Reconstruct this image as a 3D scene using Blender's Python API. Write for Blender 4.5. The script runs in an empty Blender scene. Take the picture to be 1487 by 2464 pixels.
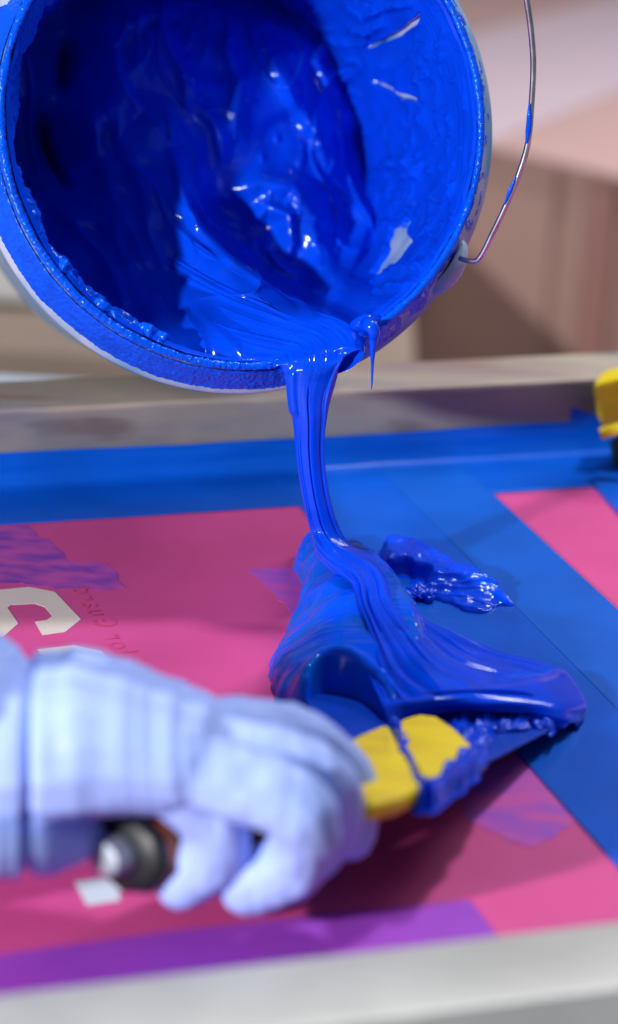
import bpy, bmesh, math, random
import numpy as np
from mathutils import Matrix, Vector

# ---------------------------------------------------------------- camera, world, lamps, exposure
S = bpy.context.scene
COL = S.collection
PITCH, ROLL, CAM_H = math.radians(20.6), math.radians(3.3), 0.42
cd = bpy.data.cameras.new("camera")
cam = bpy.data.objects.new("camera", cd)
COL.objects.link(cam)
cam.matrix_world = Matrix.Translation((0, 0, CAM_H)) @ Matrix.Rotation(math.pi / 2 - PITCH, 4, 'X') @ Matrix.Rotation(ROLL, 4, 'Z')
cd.sensor_fit = 'HORIZONTAL'
cd.sensor_width = 24.0
cd.lens = 105.0
cd.clip_start = 0.05
cd.clip_end = 60
cd.dof.use_dof = True
cd.dof.focus_distance = 1.062
cd.dof.aperture_fstop = 5.6
cd.dof.aperture_blades = 7
S.camera = cam

w = bpy.data.worlds.new("World")
S.world = w
w.use_nodes = True
w.node_tree.nodes["Background"].inputs[0].default_value = (0.60, 0.74, 1.0, 1)
w.node_tree.nodes["Background"].inputs[1].default_value = 0.20

S.view_settings.view_transform = 'Standard'
S.view_settings.look = 'None'
S.view_settings.exposure = 0.0
S.view_settings.gamma = 1.0
S.cycles.use_denoising = True
S.cycles.max_bounces = 8


def lamp(name, loc, target, energy, sx, sy, color=(1, 1, 1)):
    l = bpy.data.lights.new(name, 'AREA')
    l.shape = 'RECTANGLE'
    l.size, l.size_y = sx, sy
    l.energy = energy
    l.color = color
    o = bpy.data.objects.new(name, l)
    COL.objects.link(o)
    o.location = loc
    o.rotation_euler = (Vector(target) - Vector(loc)).to_track_quat('-Z', 'Y').to_euler()
    return o


# key lamp: near left, above the camera; fluorescent ceiling panel: overhead, a little right
lamp("key_lamp", (-0.98, -0.24, 0.56), (0.02, 1.05, 0.10), 38, 0.065, 0.065, (1.0, 0.985, 0.97))
lamp("ceiling_lamp", (0.36, 1.42, 1.65), (0.0, 1.0, 0.0), 21, 0.17, 0.22, (0.93, 0.96, 1.0))
lamp("bench_fill", (0.85, 2.0, 0.95), (0.55, 2.75, -0.45), 30, 0.6, 0.6, (1.0, 0.97, 0.95))  # unseen fill added to brighten the bench front

# ---------------------------------------------------------------- camera geometry used to survey the photograph
F = 105 / 24 * 1487
_m = np.array(cam.matrix_world)[:3, :3]
CP = np.array([0, 0, CAM_H])


def ray(px, py):
    return _m @ np.array([(px - 743.5) / F, -(py - 1232) / F, -1.0])


def P(px, py, z=0.0):
    d = ray(px, py)
    return CP + d * ((z - CAM_H) / d[2])


def Q(px, py, Y):
    d = ray(px, py)
    return CP + d * (Y / d[1])


def proj(A):
    q = (A - CP) @ _m
    return 743.5 - F * q[..., 0] / q[..., 2], 1232 + F * q[..., 1] / q[..., 2]


# pail frame: mouth centre BC, axis BA into the pail, BU right, BV up
BC = np.array([-0.0337, 1.0446, 0.189])
AZ, EL = -0.2225, -0.3432
BA = np.array([math.sin(AZ) * math.cos(EL), math.cos(AZ) * math.cos(EL), math.sin(EL)])
BU = np.cross(BA, [0, 0, 1.0]); BU /= np.linalg.norm(BU)
BV = np.cross(BU, BA)


def Wp(x, y, s):
    return BC + np.multiply.outer(x, BU) + np.multiply.outer(y, BV) + np.multiply.outer(s, BA)


def D(px, py, s):
    d = ray(px, py)
    t = ((BC + BA * s - CP) @ BA) / (d @ BA)
    return CP + d * t


# ---------------------------------------------------------------- noise and curves
_rng = np.random.RandomState(7)
_tab = _rng.rand(65536)


def _h(i, j, k):
    n = (i * 73856093) ^ (j * 19349663) ^ (k * 83492791)
    n = (n ^ (n >> 13)) & 65535
    return _tab[n]


def noise(x, y, z=0.0):
    x, y, z = np.broadcast_arrays(np.asarray(x, float), np.asarray(y, float), np.asarray(z, float))
    xi, yi, zi = np.floor(x).astype(np.int64), np.floor(y).astype(np.int64), np.floor(z).astype(np.int64)
    fx, fy, fz = x - xi, y - yi, z - zi
    fx, fy, fz = [f * f * f * (f * (f * 6 - 15) + 10) for f in (fx, fy, fz)]
    r = 0
    for a in (0, 1):
        for b in (0, 1):
            for c in (0, 1):
                r = r + _h(xi + a, yi + b, zi + c) * (fx if a else 1 - fx) * (fy if b else 1 - fy) * (fz if c else 1 - fz)
    return r * 2 - 1


def fbm(x, y, z=0.0, o=4, g=0.5):
    r, a, f = 0, 1.0, 1.0
    for i in range(o):
        r = r + a * noise(x * f + 17.3 * i, y * f - 9.1 * i, z * f if np.ndim(z) else z + 3.7 * i)
        a *= g
        f *= 2.03
    return r


def sst(x, a, b):
    t = np.clip((x - a) / (b - a), 0, 1)
    return t * t * (3 - 2 * t)


def catmull(pts, n):
    pts = np.asarray(pts, float)
    d = np.linalg.norm(np.diff(pts, axis=0), axis=1) ** 0.5
    t = np.concatenate([[0], np.cumsum(d)])
    m = np.gradient(pts, t, axis=0)
    q = np.linspace(0, t[-1], n)
    i = np.clip(np.searchsorted(t, q, side='right') - 1, 0, len(t) - 2)
    h = (t[i + 1] - t[i])[:, None]
    u = ((q - t[i]) / (t[i + 1] - t[i]))[:, None]
    return ((2 * u**3 - 3 * u**2 + 1) * pts[i] + (u**3 - 2 * u**2 + u) * h * m[i]
            + (-2 * u**3 + 3 * u**2) * pts[i + 1] + (u**3 - u**2) * h * m[i + 1])


def loft(rows, nv, nu):
    r = np.array([catmull(r, nu) for r in rows])          # rows x nu x 3
    nr = len(rows)
    mid = r[:, nu // 2]
    t = np.concatenate([[0], np.cumsum(np.linalg.norm(np.diff(mid, axis=0), axis=1))])
    m = np.gradient(r, t, axis=0)
    q = np.linspace(0, t[-1], nv)
    i = np.clip(np.searchsorted(t, q, side='right') - 1, 0, nr - 2)
    h = (t[i + 1] - t[i])[:, None, None]
    u = ((q - t[i]) / (t[i + 1] - t[i]))[:, None, None]
    out = ((2 * u**3 - 3 * u**2 + 1) * r[i] + (u**3 - 2 * u**2 + u) * h * m[i]
           + (-2 * u**3 + 3 * u**2) * r[i + 1] + (u**3 - u**2) * h * m[i + 1])
    return out, q, t


def grid_normals(G):
    du = np.gradient(G, axis=1)
    dv = np.gradient(G, axis=0)
    n = np.cross(du, dv)
    return n / (np.linalg.norm(n, axis=2, keepdims=True) + 1e-12)


def poly_sd(px, py, poly):
    """signed distance, positive inside"""
    poly = np.asarray(poly, float)
    best = np.full(np.shape(px), 1e9)
    ins = np.zeros(np.shape(px), bool)
    n = len(poly)
    for k in range(n):
        ax, ay = poly[k]; bx, by = poly[(k + 1) % n]
        ex, ey = bx - ax, by - ay
        t = np.clip(((px - ax) * ex + (py - ay) * ey) / (ex * ex + ey * ey + 1e-18), 0, 1)
        best = np.minimum(best, np.hypot(px - ax - t * ex, py - ay - t * ey))
        c = ((ay > py) != (by > py)) & (px < (bx - ax) * (py - ay) / ((by - ay) if by != ay else 1e-12) + ax)
        ins ^= c
    return np.where(ins, best, -best)


def line_d(px, py, line):
    """distance to a polyline, side sign and position along"""
    line = np.asarray(line, float)
    best = np.full(np.shape(px), 1e9); side = np.zeros(np.shape(px)); pos = np.zeros(np.shape(px))
    for k in range(len(line) - 1):
        ax, ay = line[k]; bx, by = line[k + 1]
        ex, ey = bx - ax, by - ay
        t = np.clip(((px - ax) * ex + (py - ay) * ey) / (ex * ex + ey * ey), 0, 1)
        dx, dy = px - ax - t * ex, py - ay - t * ey
        d = np.hypot(dx, dy)
        s = np.sign(ex * dy - ey * dx)
        m = d < best
        best = np.where(m, d, best); side = np.where(m, s, side); pos = np.where(m, k + t, pos)
    return best, side, pos / (len(line) - 1)


def rbf(cx, cy, cv, x, y, smooth=1e-6):
    c = np.stack([cx, cy], 1)
    def K(a, b):
        r = np.hypot(a[:, None, 0] - b[None, :, 0], a[:, None, 1] - b[None, :, 1])
        return np.sqrt(r * r + 0.004**2)
    A = K(c, c) + np.eye(len(c)) * smooth
    m = np.mean(cv)
    wts = np.linalg.solve(A, cv - m)
    sh = np.shape(x)
    q = np.stack([np.ravel(x), np.ravel(y)], 1)
    out = np.zeros(len(q))
    for i in range(0, len(q), 20000):
        out[i:i + 20000] = K(q[i:i + 20000], c) @ wts
    return (out + m).reshape(sh)


# ---------------------------------------------------------------- object helpers
def new_obj(name, me, mat=None, parent=None):
    o = bpy.data.objects.new(name, me)
    COL.objects.link(o)
    if mat:
        me.materials.append(mat)
    if parent:
        o.parent = parent
        o.matrix_parent_inverse = Matrix.Translation(-parent.location)
    return o


def thing(name, label, cat, loc=(0, 0, 0), group=None):
    o = bpy.data.objects.new(name, None)
    COL.objects.link(o)
    o.empty_display_size = 0.02
    o.location = [float(v) for v in loc]
    o['label'] = label
    o['category'] = cat
    if group: o['group'] = group
    return o


def np_mesh(name, V, Fc, mat, parent=None, smooth=True):
    V = np.asarray(V, np.float32).reshape(-1, 3)
    Fc = np.asarray(Fc, np.int32)
    me = bpy.data.meshes.new(name)
    me.vertices.add(len(V)); me.vertices.foreach_set('co', V.ravel())
    k = Fc.shape[1]
    me.loops.add(Fc.size); me.loops.foreach_set('vertex_index', Fc.ravel())
    me.polygons.add(len(Fc)); me.polygons.foreach_set('loop_start', np.arange(len(Fc), dtype=np.int32) * k)
    me.polygons.foreach_set('loop_total', np.full(len(Fc), k, np.int32))
    me.polygons.foreach_set('use_smooth', np.full(len(Fc), smooth))
    me.update(calc_edges=True)
    me.validate()
    return new_obj(name, me, mat, parent)


def grid_faces(nv, nu, wrap=False, mask=None):
    i = np.arange(nv - 1)[:, None]
    j = np.arange(nu if wrap else nu - 1)[None, :]
    j2 = (j + 1) % nu
    a = i * nu + j; b = i * nu + j2; c = (i + 1) * nu + j2; d = (i + 1) * nu + j
    f = np.stack(np.broadcast_arrays(a, b, c, d), -1).reshape(-1, 4)
    if mask is not None:
        mk = mask.ravel()
        f = f[mk[f].any(axis=1)]
    return f


def np_compact(V, Fc):
    used = np.unique(Fc)
    mp = np.zeros(len(V), int); mp[used] = np.arange(len(used))
    return V[used], mp[Fc]


def revolve(name, prof, n, mat, parent=None, disp=None):
    prof = np.asarray(prof, float)
    th = np.linspace(0, 2 * math.pi, n, endpoint=False)
    r = prof[:, 0][:, None]; s = prof[:, 1][:, None]
    T = np.broadcast_to(th[None], (len(prof), n))
    r = np.broadcast_to(r, T.shape).copy(); s = np.broadcast_to(s, T.shape).copy()
    if disp: r, s = disp(r, s, T)
    V = Wp(np.cos(T) * r, np.sin(T) * r, s)
    return np_mesh(name, V.reshape(-1, 3), grid_faces(len(prof), n, True), mat, parent)


def tube(name, pts, rad, mat, parent=None, n=14, seg=None):
    pts = catmull(pts, seg or 12 * len(pts))
    rad = np.interp(np.linspace(0, 1, len(pts)), np.linspace(0, 1, np.size(rad)), np.atleast_1d(rad))
    t = np.gradient(pts, axis=0); t /= np.linalg.norm(t, axis=1, keepdims=True)
    up = np.array([0.1, 0.9, 0.3])
    a = np.cross(t, up); a /= np.linalg.norm(a, axis=1, keepdims=True)
    b = np.cross(a, t)
    th = np.linspace(0, 2 * math.pi, n, endpoint=False)
    V = pts[:, None] + (a[:, None] * np.cos(th)[None, :, None] + b[:, None] * np.sin(th)[None, :, None]) * rad[:, None, None]
    V = V.reshape(-1, 3)
    Fc = grid_faces(len(pts), n, True).tolist()
    o = np_mesh(name, np.vstack([V, pts[:1], pts[-1:]]), Fc, mat, parent)
    bm = bmesh.new(); bm.from_mesh(o.data); bm.verts.ensure_lookup_table()
    L = len(V)
    for k in range(n):
        bm.faces.new((bm.verts[L], bm.verts[(k + 1) % n], bm.verts[k]))
        bm.faces.new((bm.verts[L + 1], bm.verts[L - n + k], bm.verts[L - n + (k + 1) % n]))
    for f in bm.faces: f.smooth = True
    bm.to_mesh(o.data); bm.free()
    return o


def prism(name, poly, z0, z1, mat, parent=None, bevel=0.0, seg=2):
    """poly: list of world xy(z ignored); vertical extrusion from z0 to z1"""
    bm = bmesh.new()
    lo = [bm.verts.new((p[0], p[1], z0)) for p in poly]
    hi = [bm.verts.new((p[0], p[1], z1)) for p in poly]
    n = len(poly)
    bm.faces.new(hi); bm.faces.new(lo[::-1])
    for k in range(n):
        bm.faces.new((lo[k], lo[(k + 1) % n], hi[(k + 1) % n], hi[k]))
    bmesh.ops.recalc_face_normals(bm, faces=bm.faces)
    if bevel:
        bmesh.ops.bevel(bm, geom=[e for e in bm.edges], offset=bevel, segments=seg, affect='EDGES', profile=0.6)
    me = bpy.data.meshes.new(name); bm.to_mesh(me); bm.free()
    if bevel:
        for p in me.polygons: p.use_smooth = True
        me.set_sharp_from_angle(angle=math.radians(40)) if hasattr(me, 'set_sharp_from_angle') else None
    return new_obj(name, me, mat, parent)


# ---------------------------------------------------------------- materials
def mat(name, base, rough=0.5, spec=0.5, metal=0.0, vary=0.0, vscale=40, bump=0.0, bscale=400, coat=0.0, tint=None, ior=1.45, color2=None, stretch=None, rvary=0.0):
    m = bpy.data.materials.new(name)
    m.use_nodes = True
    nt = m.node_tree; N = nt.nodes; L = nt.links
    b = N['Principled BSDF']
    b.inputs['Roughness'].default_value = rough
    b.inputs['Specular IOR Level'].default_value = spec
    b.inputs['Metallic'].default_value = metal
    b.inputs['IOR'].default_value = ior
    if tint: b.inputs['Specular Tint'].default_value = (*tint, 1)
    b.inputs['Coat Weight'].default_value = coat
    tc = N.new('ShaderNodeTexCoord')
    mp = N.new('ShaderNodeMapping')
    L.new(tc.outputs['Object'], mp.inputs[0])
    if stretch: mp.inputs['Rotation'].default_value = stretch[0]; mp.inputs['Scale'].default_value = stretch[1]
    if vary or color2:
        n = N.new('ShaderNodeTexNoise'); n.inputs['Scale'].default_value = vscale; n.inputs['Detail'].default_value = 5
        L.new(mp.outputs[0], n.inputs['Vector'])
        r = N.new('ShaderNodeValToRGB')
        c2 = color2 or tuple(c * (1 - vary) for c in base)
        r.color_ramp.elements[0].position = 0.36; r.color_ramp.elements[0].color = (*c2, 1)
        r.color_ramp.elements[1].position = 0.62; r.color_ramp.elements[1].color = (*base, 1)
        L.new(n.outputs[0], r.inputs[0]); L.new(r.outputs[0], b.inputs['Base Color'])
        if rvary:
            mr = N.new('ShaderNodeMapRange'); mr.inputs[3].default_value = rough - rvary; mr.inputs[4].default_value = rough + rvary
            L.new(n.outputs[0], mr.inputs[0]); L.new(mr.outputs[0], b.inputs['Roughness'])
    else:
        b.inputs['Base Color'].default_value = (*base, 1)
    if bump:
        n2 = N.new('ShaderNodeTexNoise'); n2.inputs['Scale'].default_value = bscale; n2.inputs['Detail'].default_value = 4
        L.new(mp.outputs[0], n2.inputs['Vector'])
        bp = N.new('ShaderNodeBump'); bp.inputs['Strength'].default_value = bump; bp.inputs['Distance'].default_value = 0.001
        L.new(n2.outputs[0], bp.inputs['Height']); L.new(bp.outputs[0], b.inputs['Normal'])
    return m


INK = mat('wet_ink', (0.0008, 0.056, 0.72), rough=0.13, spec=0.7, vary=0.18, vscale=55, bump=0.07, bscale=500, rvary=0.05, ior=1.33, tint=(.7, .9, 1))
INK_POOL = mat('wet_ink_on_screen', (0.001, 0.068, 0.74), rough=0.14, spec=0.75, color2=(0.002, 0.082, 0.50), vscale=70, bump=0.07, bscale=500, rvary=0.05, ior=1.24, tint=(.7, .9, 1))
INK_RIM = mat('drying_ink', (0.001, 0.080, 0.74), rough=0.14, spec=0.755, vary=0.2, vscale=120, bump=0.22, bscale=1300, rvary=0.06, ior=1.28, tint=(.5, .8, 1))
INK_THIN = mat('thin_ink_film', (0.001, 0.040, 0.42), rough=0.42, spec=0.3, vary=0.15, vscale=60, bump=0.05, tint=(.4, .8, 1))
PLASTIC = mat('grey_pail_plastic', (0.36, 0.43, 0.55), rough=0.38, color2=(0.08, 0.25, 0.46), vscale=34, bump=0.06, bscale=500)
WIRE = mat('galvanised_wire', (0.62, 0.63, 0.62), rough=0.28, metal=1.0, vary=0.3, vscale=160)
YELLOW = mat('yellow_plastic', (0.88, 0.64, 0.002), rough=0.5, vscale=26, bump=0.3, bscale=160, color2=(0.74, 0.50, 0.004), stretch=((0, 0, -.5), (1, 3, 1)))
BLACK = mat('black_rubber', (0.007, 0.009, 0.011), rough=0.45, vary=0.3)
ORANGE = mat('orange_inlay', (0.42, 0.10, 0.03), rough=0.45, vary=0.3)
STEEL = mat('steel_cap', (0.36, 0.40, 0.46), rough=0.6, metal=0.7)
GLOVE = mat('nitrile_glove', (0.37, 0.49, 0.97), rough=0.48, spec=0.35, vary=0.08, vscale=30, bump=0.2, bscale=300)
PINK = mat('pink_emulsion', (0.56, 0.060, 0.235), rough=0.5, spec=0.35, vary=0.16, vscale=11, bump=0.10, bscale=1500)
TAPE = mat('blue_tape', (0.001, 0.088, 0.54), rough=0.34, spec=0.5, ior=1.3, vary=0.2, vscale=16, bump=0.9, bscale=26)
TAPE2 = mat('blue_tape_second_strip', (0.001, 0.094, 0.51), rough=0.40, spec=0.5, ior=1.3, vary=0.2, vscale=16, bump=0.9, bscale=26)
PURPLE = mat('tape_seen_through_emulsion', (0.44, 0.062, 0.33), rough=0.5, spec=0.35, color2=(0.19, 0.035, 0.33), vscale=60, stretch=((0, 0, 0.33), (1, 1.8, 1)))
PURPLE2 = mat('purple_tape_band', (0.30, 0.045, 0.44), rough=0.5, spec=0.35, color2=(0.23, 0.038, 0.40), vscale=14)
PURPLE3 = mat('light_purple_patch', (0.50, 0.068, 0.34), rough=0.5, spec=0.35, color2=(0.30, 0.060, 0.44), vscale=42, stretch=((0, 0, 0.9), (1, 2.5, 1)))
CREAM = mat('open_mesh_cream', (0.62, 0.52, 0.47), rough=0.55, spec=0.3, vary=0.06, vscale=30, bump=0.1, bscale=1800)
GREYM = mat('open_mesh_grey', (0.52, 0.58, 0.66), rough=0.55, spec=0.3, vary=0.06, vscale=30)
REDINK = mat('faded_red_letters', (0.57, 0.050, 0.185), rough=0.5, spec=0.35, vary=0.25, vscale=200)


def rail_mat():
    m = mat('stained_aluminium', (0.52, 0.45, 0.35), rough=0.42, spec=0.5, metal=0.25, vary=0.3, vscale=9, bump=0.08, bscale=120)
    nt = m.node_tree; N = nt.nodes; L = nt.links; b = N['Principled BSDF']
    src = b.inputs['Base Color'].links[0].from_socket
    tc = N.new('ShaderNodeTexCoord')
    mp = N.new('ShaderNodeMapping'); mp.inputs['Rotation'].default_value = (0, 0, -math.radians(19.3)); mp.inputs['Scale'].default_value = (.45, 1.6, 2.6)
    L.new(tc.outputs['Object'], mp.inputs[0])
    for sc, col, p0, p1, off in ((14, (0.20, 0.26, 0.34), .50, .66, 0.0), (18, (0.30, 0.15, 0.07), .58, .70, 3.3), (10, (0.30, 0.20, 0.22), .52, .70, 7.7), (26, (0.22, 0.17, 0.13), .62, .76, 5.1)):
        ad = N.new('ShaderNodeVectorMath'); ad.operation = 'ADD'; ad.inputs[1].default_value = (off, off * 2, off)
        L.new(mp.outputs[0], ad.inputs[0])
        n = N.new('ShaderNodeTexNoise'); n.inputs['Scale'].default_value = sc; n.inputs['Detail'].default_value = 3
        L.new(ad.outputs[0], n.inputs['Vector'])
        r = N.new('ShaderNodeMapRange'); r.inputs[1].default_value = p0; r.inputs[2].default_value = p1; r.inputs[4].default_value = 0.68
        L.new(n.outputs[0], r.inputs[0])
        mx = N.new('ShaderNodeMix'); mx.data_type = 'RGBA'
        L.new(r.outputs[0], mx.inputs[0]); L.new(src, mx.inputs[6]); mx.inputs[7].default_value = (*col, 1)
        src = mx.outputs[2]
    # below the top edge the colour is multiplied darker and bluer
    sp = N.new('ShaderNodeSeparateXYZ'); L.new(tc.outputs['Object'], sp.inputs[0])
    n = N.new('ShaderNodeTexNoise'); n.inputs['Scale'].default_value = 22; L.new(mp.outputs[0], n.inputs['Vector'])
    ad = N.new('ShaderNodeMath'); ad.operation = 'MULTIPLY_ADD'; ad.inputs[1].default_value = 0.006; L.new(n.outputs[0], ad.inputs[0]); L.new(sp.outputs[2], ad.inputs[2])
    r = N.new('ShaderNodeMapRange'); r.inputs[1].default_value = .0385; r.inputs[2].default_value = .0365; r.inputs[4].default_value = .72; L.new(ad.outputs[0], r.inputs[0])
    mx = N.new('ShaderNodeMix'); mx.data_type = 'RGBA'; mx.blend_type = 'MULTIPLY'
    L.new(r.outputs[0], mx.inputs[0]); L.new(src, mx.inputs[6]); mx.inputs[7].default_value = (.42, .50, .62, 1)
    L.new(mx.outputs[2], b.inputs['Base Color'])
    return m


RAIL = rail_mat()
RAIL_CLEAN = mat('bare_aluminium', (0.50, 0.49, 0.46), rough=0.45, metal=0.2, vary=0.22, vscale=14, bump=0.05)

# ---------------------------------------------------------------- the screen: frame, emulsion, tape, stencil
FA = math.radians(19.3)                                  # the frame's long sides run at this heading
fx, fy = np.array([math.cos(FA), math.sin(FA)]), np.array([-math.sin(FA), math.cos(FA)])
screen = thing('printing_screen', 'pink emulsion screen in an aluminium frame masked with blue tape, lying under the ink', 'printing screen', (0, 1.0, 0))


def fr(a, b):                                             # frame coordinates -> xy
    return fx * a + fy * b


def to_fr(p):
    return np.array([np.dot(p[:2], fx), np.dot(p[:2], fy)])


b_far = to_fr(P(743, 1130))[1]                            # foot of the far rail
b_near = to_fr(P(743, 2301, .036))[1]                     # inner top edge of the near rail
RH = 0.037
prism('mesh', [fr(-0.62, b_near - .01), fr(1.0, b_near - .01), fr(1.0, b_far + .01), fr(-0.62, b_far + .01)], -0.0012, 0.0, PINK, screen)
prism('rail', [fr(-0.7, b_far), fr(1.05, b_far), fr(1.05, b_far + .040), fr(-0.7, b_far + .040)], -0.003, RH, RAIL, screen, 0.0022)
prism('rail', [fr(-0.7, b_near - .036), fr(1.05, b_near - .036), fr(1.05, b_near), fr(-0.7, b_near)], -0.003, RH - .001, RAIL_CLEAN, screen, 0.0022)
for a0 in (-0.70, 1.0):
    prism('rail', [fr(a0, b_near + .0005), fr(a0 + .04, b_near + .0005), fr(a0 + .04, b_far - .0005), fr(a0, b_far - .0005)], -0.003, RH, RAIL, screen, 0.0022)


def sheet(name, pts, z, m, th=0.00015):
    return prism(name, pts, 0.00003, z, m, screen)


def ragged(pts, amp, step=14, seed=0.0):
    out = []
    n = len(pts)
    for k in range(n):
        (ax, ay), (bx, by) = pts[k], pts[(k + 1) % n]
        m_ = max(1, int(math.hypot(bx - ax, by - ay) / step))
        for i in range(m_):
            t = i / m_
            x, y = ax + (bx - ax) * t, ay + (by - ay) * t
            out.append((x + amp * float(noise(x / 19 + seed, y / 13)), y + .5 * amp * float(noise(x / 17, y / 11 + seed, 4.0))))
    return out


def px_sheet(name, pts, z, m):
    if name == 'tape_patch': pts = ragged(pts, 9, seed=pts[0][0])
    return sheet(name, [P(x, y, z) for x, y in pts], z, m)


# far tape: lies on the mesh, creases at the rail's foot and climbs its face
def fold_tape(name, a0, a1, bin_, h, m, z=0.0006, seed=0.0):
    nA = 160
    A = np.linspace(a0, a1, nA)
    prof = [(bin_, z), (b_far - .012, z), (b_far - .006, z + .0004), (b_far - .0028, z + .0018), (b_far - .0012, z + .0048), (b_far - .0007, .012), (b_far - .0007, h)]
    pr = catmull([(b, zz, 0) for b, zz in prof], 40)
    V = np.zeros((40, nA, 3))
    for k in range(40):
        b, zz = pr[k, 0], pr[k, 1]
        wob = 0.0007 * noise(A * 40 + seed, k * .15) * sst(np.full(nA, k), 8, 16)
        bb = b - np.abs(wob); z2 = zz + (0.0006 * noise(A * 30 + seed, 3.1) if k > 34 else 0)
        V[k, :, 0] = fx[0] * A + fy[0] * bb; V[k, :, 1] = fx[1] * A + fy[1] * bb; V[k, :, 2] = z2
    o = np_mesh(name, V.reshape(-1, 3), grid_faces(40, nA), m, screen)
    md = o.modifiers.new('solid', 'SOLIDIFY'); md.thickness = 0.00012
    return o


b_pinkL = to_fr(P(360, 1243))[1]
fold_tape('tape_strip', -0.45, 0.90, b_pinkL, .0165, TAPE)
# the two vertical strips side by side
aL = to_fr(P(985, 1520))[0]; aR = to_fr(P(1330, 1327))[0]; aM = aL + (aR - aL) * .56
sheet('tape_strip', [fr(aL, b_near + .001), fr(aM + .004, b_near + .001), fr(aM + .004, b_far - .006), fr(aL, b_far - .006)], 0.00085, TAPE)
sheet('tape_strip', [fr(aM, b_near + .001), fr(aR, b_near + .001), fr(aR, b_far - .007), fr(aM, b_far - .007)], 0.00105, TAPE2)
# flap climbing the corner and the strip at the right edge
q0, q1 = to_fr(P(1322, 1090)), to_fr(P(1480, 1085))
sheet('tape_strip', [P(1430, 1168, .0012), P(1500, 1245, .0012), P(1600, 1230, .0012), P(1530, 1095, .0012), P(1440, 1100, .0012)], 0.0019, TAPE)
bm = bmesh.new()
cf = [Q(1322, 1020, P(1322, 1090)[1] - .002), Q(1440, 1022, P(1440, 1090)[1] - .002), Q(1442, 1004, P(1442, 1090)[1] - .002), Q(1385, 982, P(1385, 1090)[1] - .002), Q(1345, 970, P(1345, 1090)[1] - .002), Q(1320, 971, P(1320, 1090)[1] - .002)]
bm.faces.new([bm.verts.new(c) for c in cf])
me = bpy.data.meshes.new('tape_flap'); bm.to_mesh(me); bm.free()
o = new_obj('tape_flap', me, TAPE, screen); o.modifiers.new('solid', 'SOLIDIFY').thickness = 0.0004
# patches seen in the emulsion
px_sheet('tape_patch', [(-60, 1272), (62, 1266), (158, 1330), (160, 1350), (262, 1356), (306, 1418), (220, 1416), (150, 1420), (80, 1404), (-60, 1402)], .00016, PURPLE)
px_sheet('tape_patch', [(596, 1373), (640, 1366), (760, 1366), (760, 1500), (712, 1484), (650, 1420)], .00016, PURPLE3)
px_sheet('tape_patch', [(300, 1640), (380, 1632), (462, 1640), (410, 1665), (300, 1700)], .00016, PURPLE)
px_sheet('tape_patch', [(1080, 1870), (1190, 1835), (1255, 1822), (1300, 1870), (1395, 1975), (1282, 2042), (1215, 2020), (1130, 1975)], .00016, PURPLE3)
px_sheet('tape_patch', [(690, 2060), (760, 2040), (812, 2108), (760, 2120), (640, 2160), (600, 2130)], .00016, PURPLE)
sheet('tape_band', [P(-60, 2305), P(420, 2240), P(1130, 2166), P(1200, 2255), P(1170, 2330), P(-60, 2500)], .00014, PURPLE2)
# stencil letters (open mesh) and the faded words
px_sheet('stencil_letter', [(-40, 1424), (0, 1419), (70, 1412), (132, 1424), (195, 1490), (157, 1520), (102, 1528), (84, 1496), (112, 1492), (126, 1482), (108, 1460), (84, 1452), (28, 1455), (18, 1462), (44, 1500), (10, 1530), (-30, 1545)], .0002, CREAM)
px_sheet('stencil_letter', [(90, 1562), (178, 1552), (246, 1566), (282, 1622), (300, 1665), (230, 1660), (205, 1600), (175, 1592), (120, 1600)], .0002, CREAM)
px_sheet('stencil_letter', [(180, 2122), (245, 2112), (300, 2118), (420, 2100), (430, 2125), (300, 2142), (285, 2150), (290, 2166), (210, 2178)], .0002, GREYM)


def word(txt, a, b, size, ang):
    c = bpy.data.curves.new('lettering', 'FONT'); c.body = txt; c.size = size; c.extrude = 0.00005; c.space_character = 1.25
    t = bpy.data.objects.new('lettering_tmp', c); COL.objects.link(t)
    bpy.context.view_layer.update()
    me = bpy.data.meshes.new_from_object(t.evaluated_get(bpy.context.evaluated_depsgraph_get()))
    bpy.data.objects.remove(t); me.name = 'lettering'
    # letters are wrong-reading: mirrored on the screen
    vs = np.array([v.co[:] for v in me.vertices]); vs[:, 1] *= -1
    ca, sa = math.cos(ang), math.sin(ang)
    x = vs[:, 0] * ca - vs[:, 1] * sa + a; y = vs[:, 0] * sa + vs[:, 1] * ca + b
    for i, v in enumerate(me.vertices): v.co = (x[i], y[i], 0.00015 + vs[i, 2])
    me.flip_normals()
    return new_obj('lettering', me, REDINK, screen)


_p0, _p1 = P(326, 1628), P(176, 1412)
word('Color Guard', _p0[0] - .002, _p0[1] - .000, 0.0135, math.atan2(_p1[1] - _p0[1], _p1[0] - _p0[0]))

# ---------------------------------------------------------------- the pail
pail = thing('ink_pail', 'round grey plastic pail smeared with blue ink, tipped on its side to pour', 'bucket', BC + BA * .19)
prof = [(.002, .186), (.05, .186), (.0845, .186), (.0855, .182), (.09, .09), (.0942, .006), (.0948, .001), (.0957, -.0008), (.0968, .0005), (.0972, .003), (.0970, .0055),
        (.0978, .0062), (.0995, .0095), (.1040, .0180), (.1052, .0192), (.1060, .0200), (.1062, .0215), (.1062, .0236), (.1050, .0245), (.1020, .0250), (.1000, .027), (.0990, .040), (.0965, .09), (.0905, .188), (.088, .192), (.002, .192)]
revolve('body', prof, 256, PLASTIC, pail)


def px_stretch_mask(px, py, poly, soft):
    return sst(poly_sd(px, py, poly), -soft, soft)


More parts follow.
